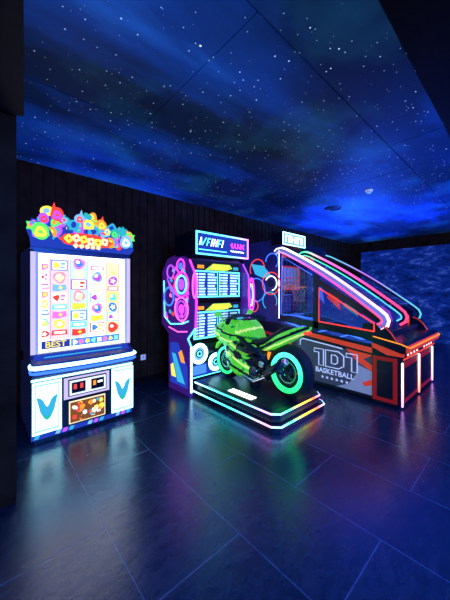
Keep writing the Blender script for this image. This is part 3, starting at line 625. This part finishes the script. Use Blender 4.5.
for i, s in enumerate((-1, 0, 1)):
    k, s1 = railc[i]
    K[k] = ramp_emi(k+'_top', 'Y', .1, 1.85, s1, [2.4, 1.9, 1.2][i])
    r = M().mat('railb' if s < 0 else 'black').prism(railpts(.010)+railpts([.06, .05, .045][i])[::-1], 'x', -.026, .026)
    o = r.build('side_rail', t, label=['sloping lilac rail edged with white and pink neon', 'middle sloping rail with green and red-pink neon', 'far sloping rail with blue and purple neon'][i]); o.location.x = s*.78
    l_ = M().mat(k).tube([(0, y, z) for y, z in railpts(0)], [.024, .024, .013][i])
    if s < 0: l_.mat('rail_low').tube([(-.02, y, z) for y, z in railpts(.074)], .014)
    if s == 0: l_.mat('rail_low2').tube([(-.02, y, z) for y, z in railpts(.064)], .011)
    l_.build('rail_light', o)
    if s == 0:
        M().mat('mesh').prism([(.30, .75), (.22, 1.16), (1.80, 2.16), (1.84, .98)], 'x', -.004, .004).build('lane_divider', t); continue
    g_ = M().mat('mesh').prism([(.30, .84), (.22, 1.16), (1.76, 2.16), (1.84, .98)], 'x', -.004, .004)
    o = g_.build('side_window', t); o.location.x = s*.78
    w = M().mat('black').prism([(1.10, .86), (1.10, 1.72), (1.18, 1.78), (1.18, .86)], 'x', -.02, .02).prism([(.2, .82), (.2, .93), (1.86, 1.06), (1.86, .96)], 'x', -.02, .02)
    w.prism([(.22, 1.04), (.22, 1.14), (1.10, 1.68), (1.10, 1.57)], 'x', -.018, .018)
    w.mat('e_red').tube([(-.026, .28, .945), (-.026, 1.08, 1.01), (-.026, 1.08, 1.53), (-.026, .28, 1.05), (-.026, .28, .945)], .011, n=6)
    w.mat('e_blue').tube([(-.02, 1.20, 1.05), (-.02, 1.80, 1.08), (-.02, 1.78, 2.08), (-.02, 1.20, 1.74)], .006, n=6)
    w.mat('wire')
    for j in range(9):
        yy = 1.22+j*.068; w.tube([(0, yy, 1.06), (0, yy, 1.74+(yy-1.22)*.6)], .004, n=4)
    for j in range(9):
        zz2 = 1.10+j*.075; w.tube([(0, 1.18, zz2), (0, 1.8, zz2)], .004, n=4)
    o = w.build('window_frame', t); o.location.x = s*.78
for s in (-1, 1):
    p = M().mat('navy').prism([(1.82, .92), (2.72, .95), (2.72, 2.32), (2.5, 2.40), (1.95, 2.40), (1.80, 2.26)], 'x', -.02, .02)
    x_ = s*.024
    for (cy, cz, R, a0, a1, k) in ((2.02, 1.62, .20, 0, 2*PI, 'e_red'), (2.02, 1.62, .13, .5, 4.5, 'e_white'), (2.05, 1.30, .16, -1, 3.6, 'e_cyan2'), (2.38, 1.5, .22, 1, 5.2, 'e_blue'), (2.35, 1.9, .18, -.5, 3, 'e_red'), (2.0, 2.02, .14, 0, 4, 'e_blue'), (2.45, 1.2, .12, 0, 2*PI, 'e_red')):
        p.mat(k).ring((x_, cy, cz), 'x', R, .009, 28, a0, a1, k=6)
    p.mat('e_cyan2').prism([(2.0, 1.75), (2.2, 1.95), (2.5, 2.0), (2.4, 1.8), (2.2, 1.72)], 'x', x_-.002, x_+.002)
    p.mat('e_dk').disc((x_-.001, 2.02, 1.62), 'x', .07, -.004)
    p.mat('e_white').tube([(x_, 1.84, 2.2), (x_, 1.84, 1.0)], .006)
    o = p.build('tower_side', t); o.location.x = s*.78
M().mat('black').box(-.76, .76, 2.62, 2.72, .5, 2.4).box(-.76, .76, 1.95, 2.62, 2.36, 2.4).mat('e_blued').fr(-.7, .7, 1.0, 1.35, 2.62).mat('e_blue').fr(-.7, .7, 1.38, 1.40, 2.62).fr(-.01, .01, 1.4, 2.2, 2.62).build('tower_back', t)
for cx in (-.39, .39):
    bb = M().mat('white').box(cx-.34, cx+.34, 2.42, 2.46, 1.50, 2.02).mat('e_red').frame(cx-.34, cx+.34, 1.50, 2.02, 2.42, .03, .006).frame(cx-.13, cx+.13, 1.58, 1.78, 2.42, .02, .006)
    bb.mat('black').box(cx-.05, cx+.05, 2.46, 2.62, 1.6, 1.9)
    bbo = bb.build('backboard', t)
    M().mat('e_orange').ring((cx, 2.20, 1.56), 'z', .18, .012).mat('dgrey').box(cx-.04, cx+.04, 2.36, 2.42, 1.54, 1.58).build('hoop', bbo)
    n = M().mat('white')
    for i in range(12):
        a = 2*PI*i/12
        for d_ in (1, -1):
            a2 = a+d_*2*PI/12; n.tube([(cx+.18*math.cos(a), 2.20+.18*math.sin(a), 1.555), (cx+.13*math.cos(a2), 2.20+.13*math.sin(a2), 1.40), (cx+.11*math.cos(a), 2.20+.11*math.sin(a), 1.25)], .003, n=5)
    n.build('net', bbo)
    M().mat('black').box(cx-.22, cx+.22, 1.96, 2.02, 2.06, 2.24).mat('e_red').box(cx-.17, cx-.03, 1.952, 1.96, 2.11, 2.19).box(cx+.03, cx+.17, 1.952, 1.96, 2.11, 2.19).build('scoreboard', t)
n = M().mat('wire')
for i in range(11):
    x0 = -.75+.15*i; n.tube([(x0, .26+(1.90-.26)*j/8, 1.25+(2.20-1.25)*j/8) for j in range(9)], .003, n=4)
for j in range(11):
    y0 = .3+.155*j; z0 = 1.25+(y0-.26)*(.95/1.64); n.tube([(-.75, y0, z0), (.75, y0, z0)], .003, n=4)
n.build('overhead_net', t)
s = M().mat('black').box(-.84, -.14, 1.74, 1.98, 2.29, 2.51).box(-.14, .8, 1.86, 1.98, 2.28, 2.40).mat('e_sky').fr(-.82, -.16, 2.31, 2.49, 1.74)
s.mat('e_ice').frame(-.84, -.14, 2.29, 2.51, 1.738, .016, .008)
s.mat('e_white')
for i, kd in enumerate(('lt', 'lrt', 'lm', 'lrb', 'lt', 'lrt')):
    x0 = -.77+i*.095; w_ = .062; yy = 1.732
    if 'l' in kd: s.fr(x0, x0+.020, 2.34, 2.46, yy, .006)
    if 'r' in kd: s.fr(x0+w_-.02, x0+w_, 2.34, 2.46, yy, .006)
    if 't' in kd: s.fr(x0, x0+w_, 2.44, 2.46, yy-.001, .006)
    if 'm' in kd: s.fr(x0, x0+w_, 2.39, 2.41, yy-.001, .006)
    if 'b' in kd: s.fr(x0, x0+w_, 2.34, 2.36, yy-.001, .006)
s.build('marquee_sign', t)

# ---------------------------------------------------------------- light
def area(name, loc, target, size, col, e, spread=180):
    l = bpy.data.lights.new(name, 'AREA'); l.size = size; l.color = col; l.energy = e; l.spread = math.radians(spread)
    o = bpy.data.objects.new(name, l); COL.objects.link(o); o.location = loc
    o.rotation_euler = (Vector(target)-Vector(loc)).to_track_quat('-Z', 'Y').to_euler(); return o
area('blue_wash', (1.0, -2.2, 2.9), (2.6, 1.6, 0.0), 2.5, (.03, .19, 1), 330, 120)
area('blue_uplight', (5.9, -1.6, .3), (6.0, 1.6, 3.1), 1.0, (.02, .13, 1), 260, 80)
area('corner_uplight', (8.6, 3.4, .4), (6.6, 2.4, 3.1), .8, (.02, .10, 1), 160, 110)
area('mural_wash', (8.3, -1.5, 2.6), (9.7, .8, 1.2), 1.0, (.03, .14, 1), 26, 130)
area('purple_wash', (7.2, -1.8, 2.8), (4.5, .6, .2), 1.2, (.20, .12, 1), 50, 100)
# glow on the ceiling edge from behind the machines' tops
for x0 in (.9, 2.2, 3.6):
    area('top_glow', (x0, 3.85, 2.15), (x0, 3.75, 3.1), .3, (.14, .12, 1), 2.6, 110)
w = bpy.data.worlds.new('world'); w.use_nodes = True; w.node_tree.nodes['Background'].inputs[0].default_value = (.003, .006, .03, 1); scene.world = w

cd = bpy.data.cameras.new('camera'); cam = bpy.data.objects.new('camera', cd); COL.objects.link(cam)
cd.sensor_fit = 'VERTICAL'; cd.sensor_height = 36; cd.lens = 36*275/600; cd.shift_y = -10/600; cd.clip_start = .05
cam.location = (0, 0, 1.5); cam.rotation_euler = (PI/2, 0, -math.radians(42)); scene.camera = cam
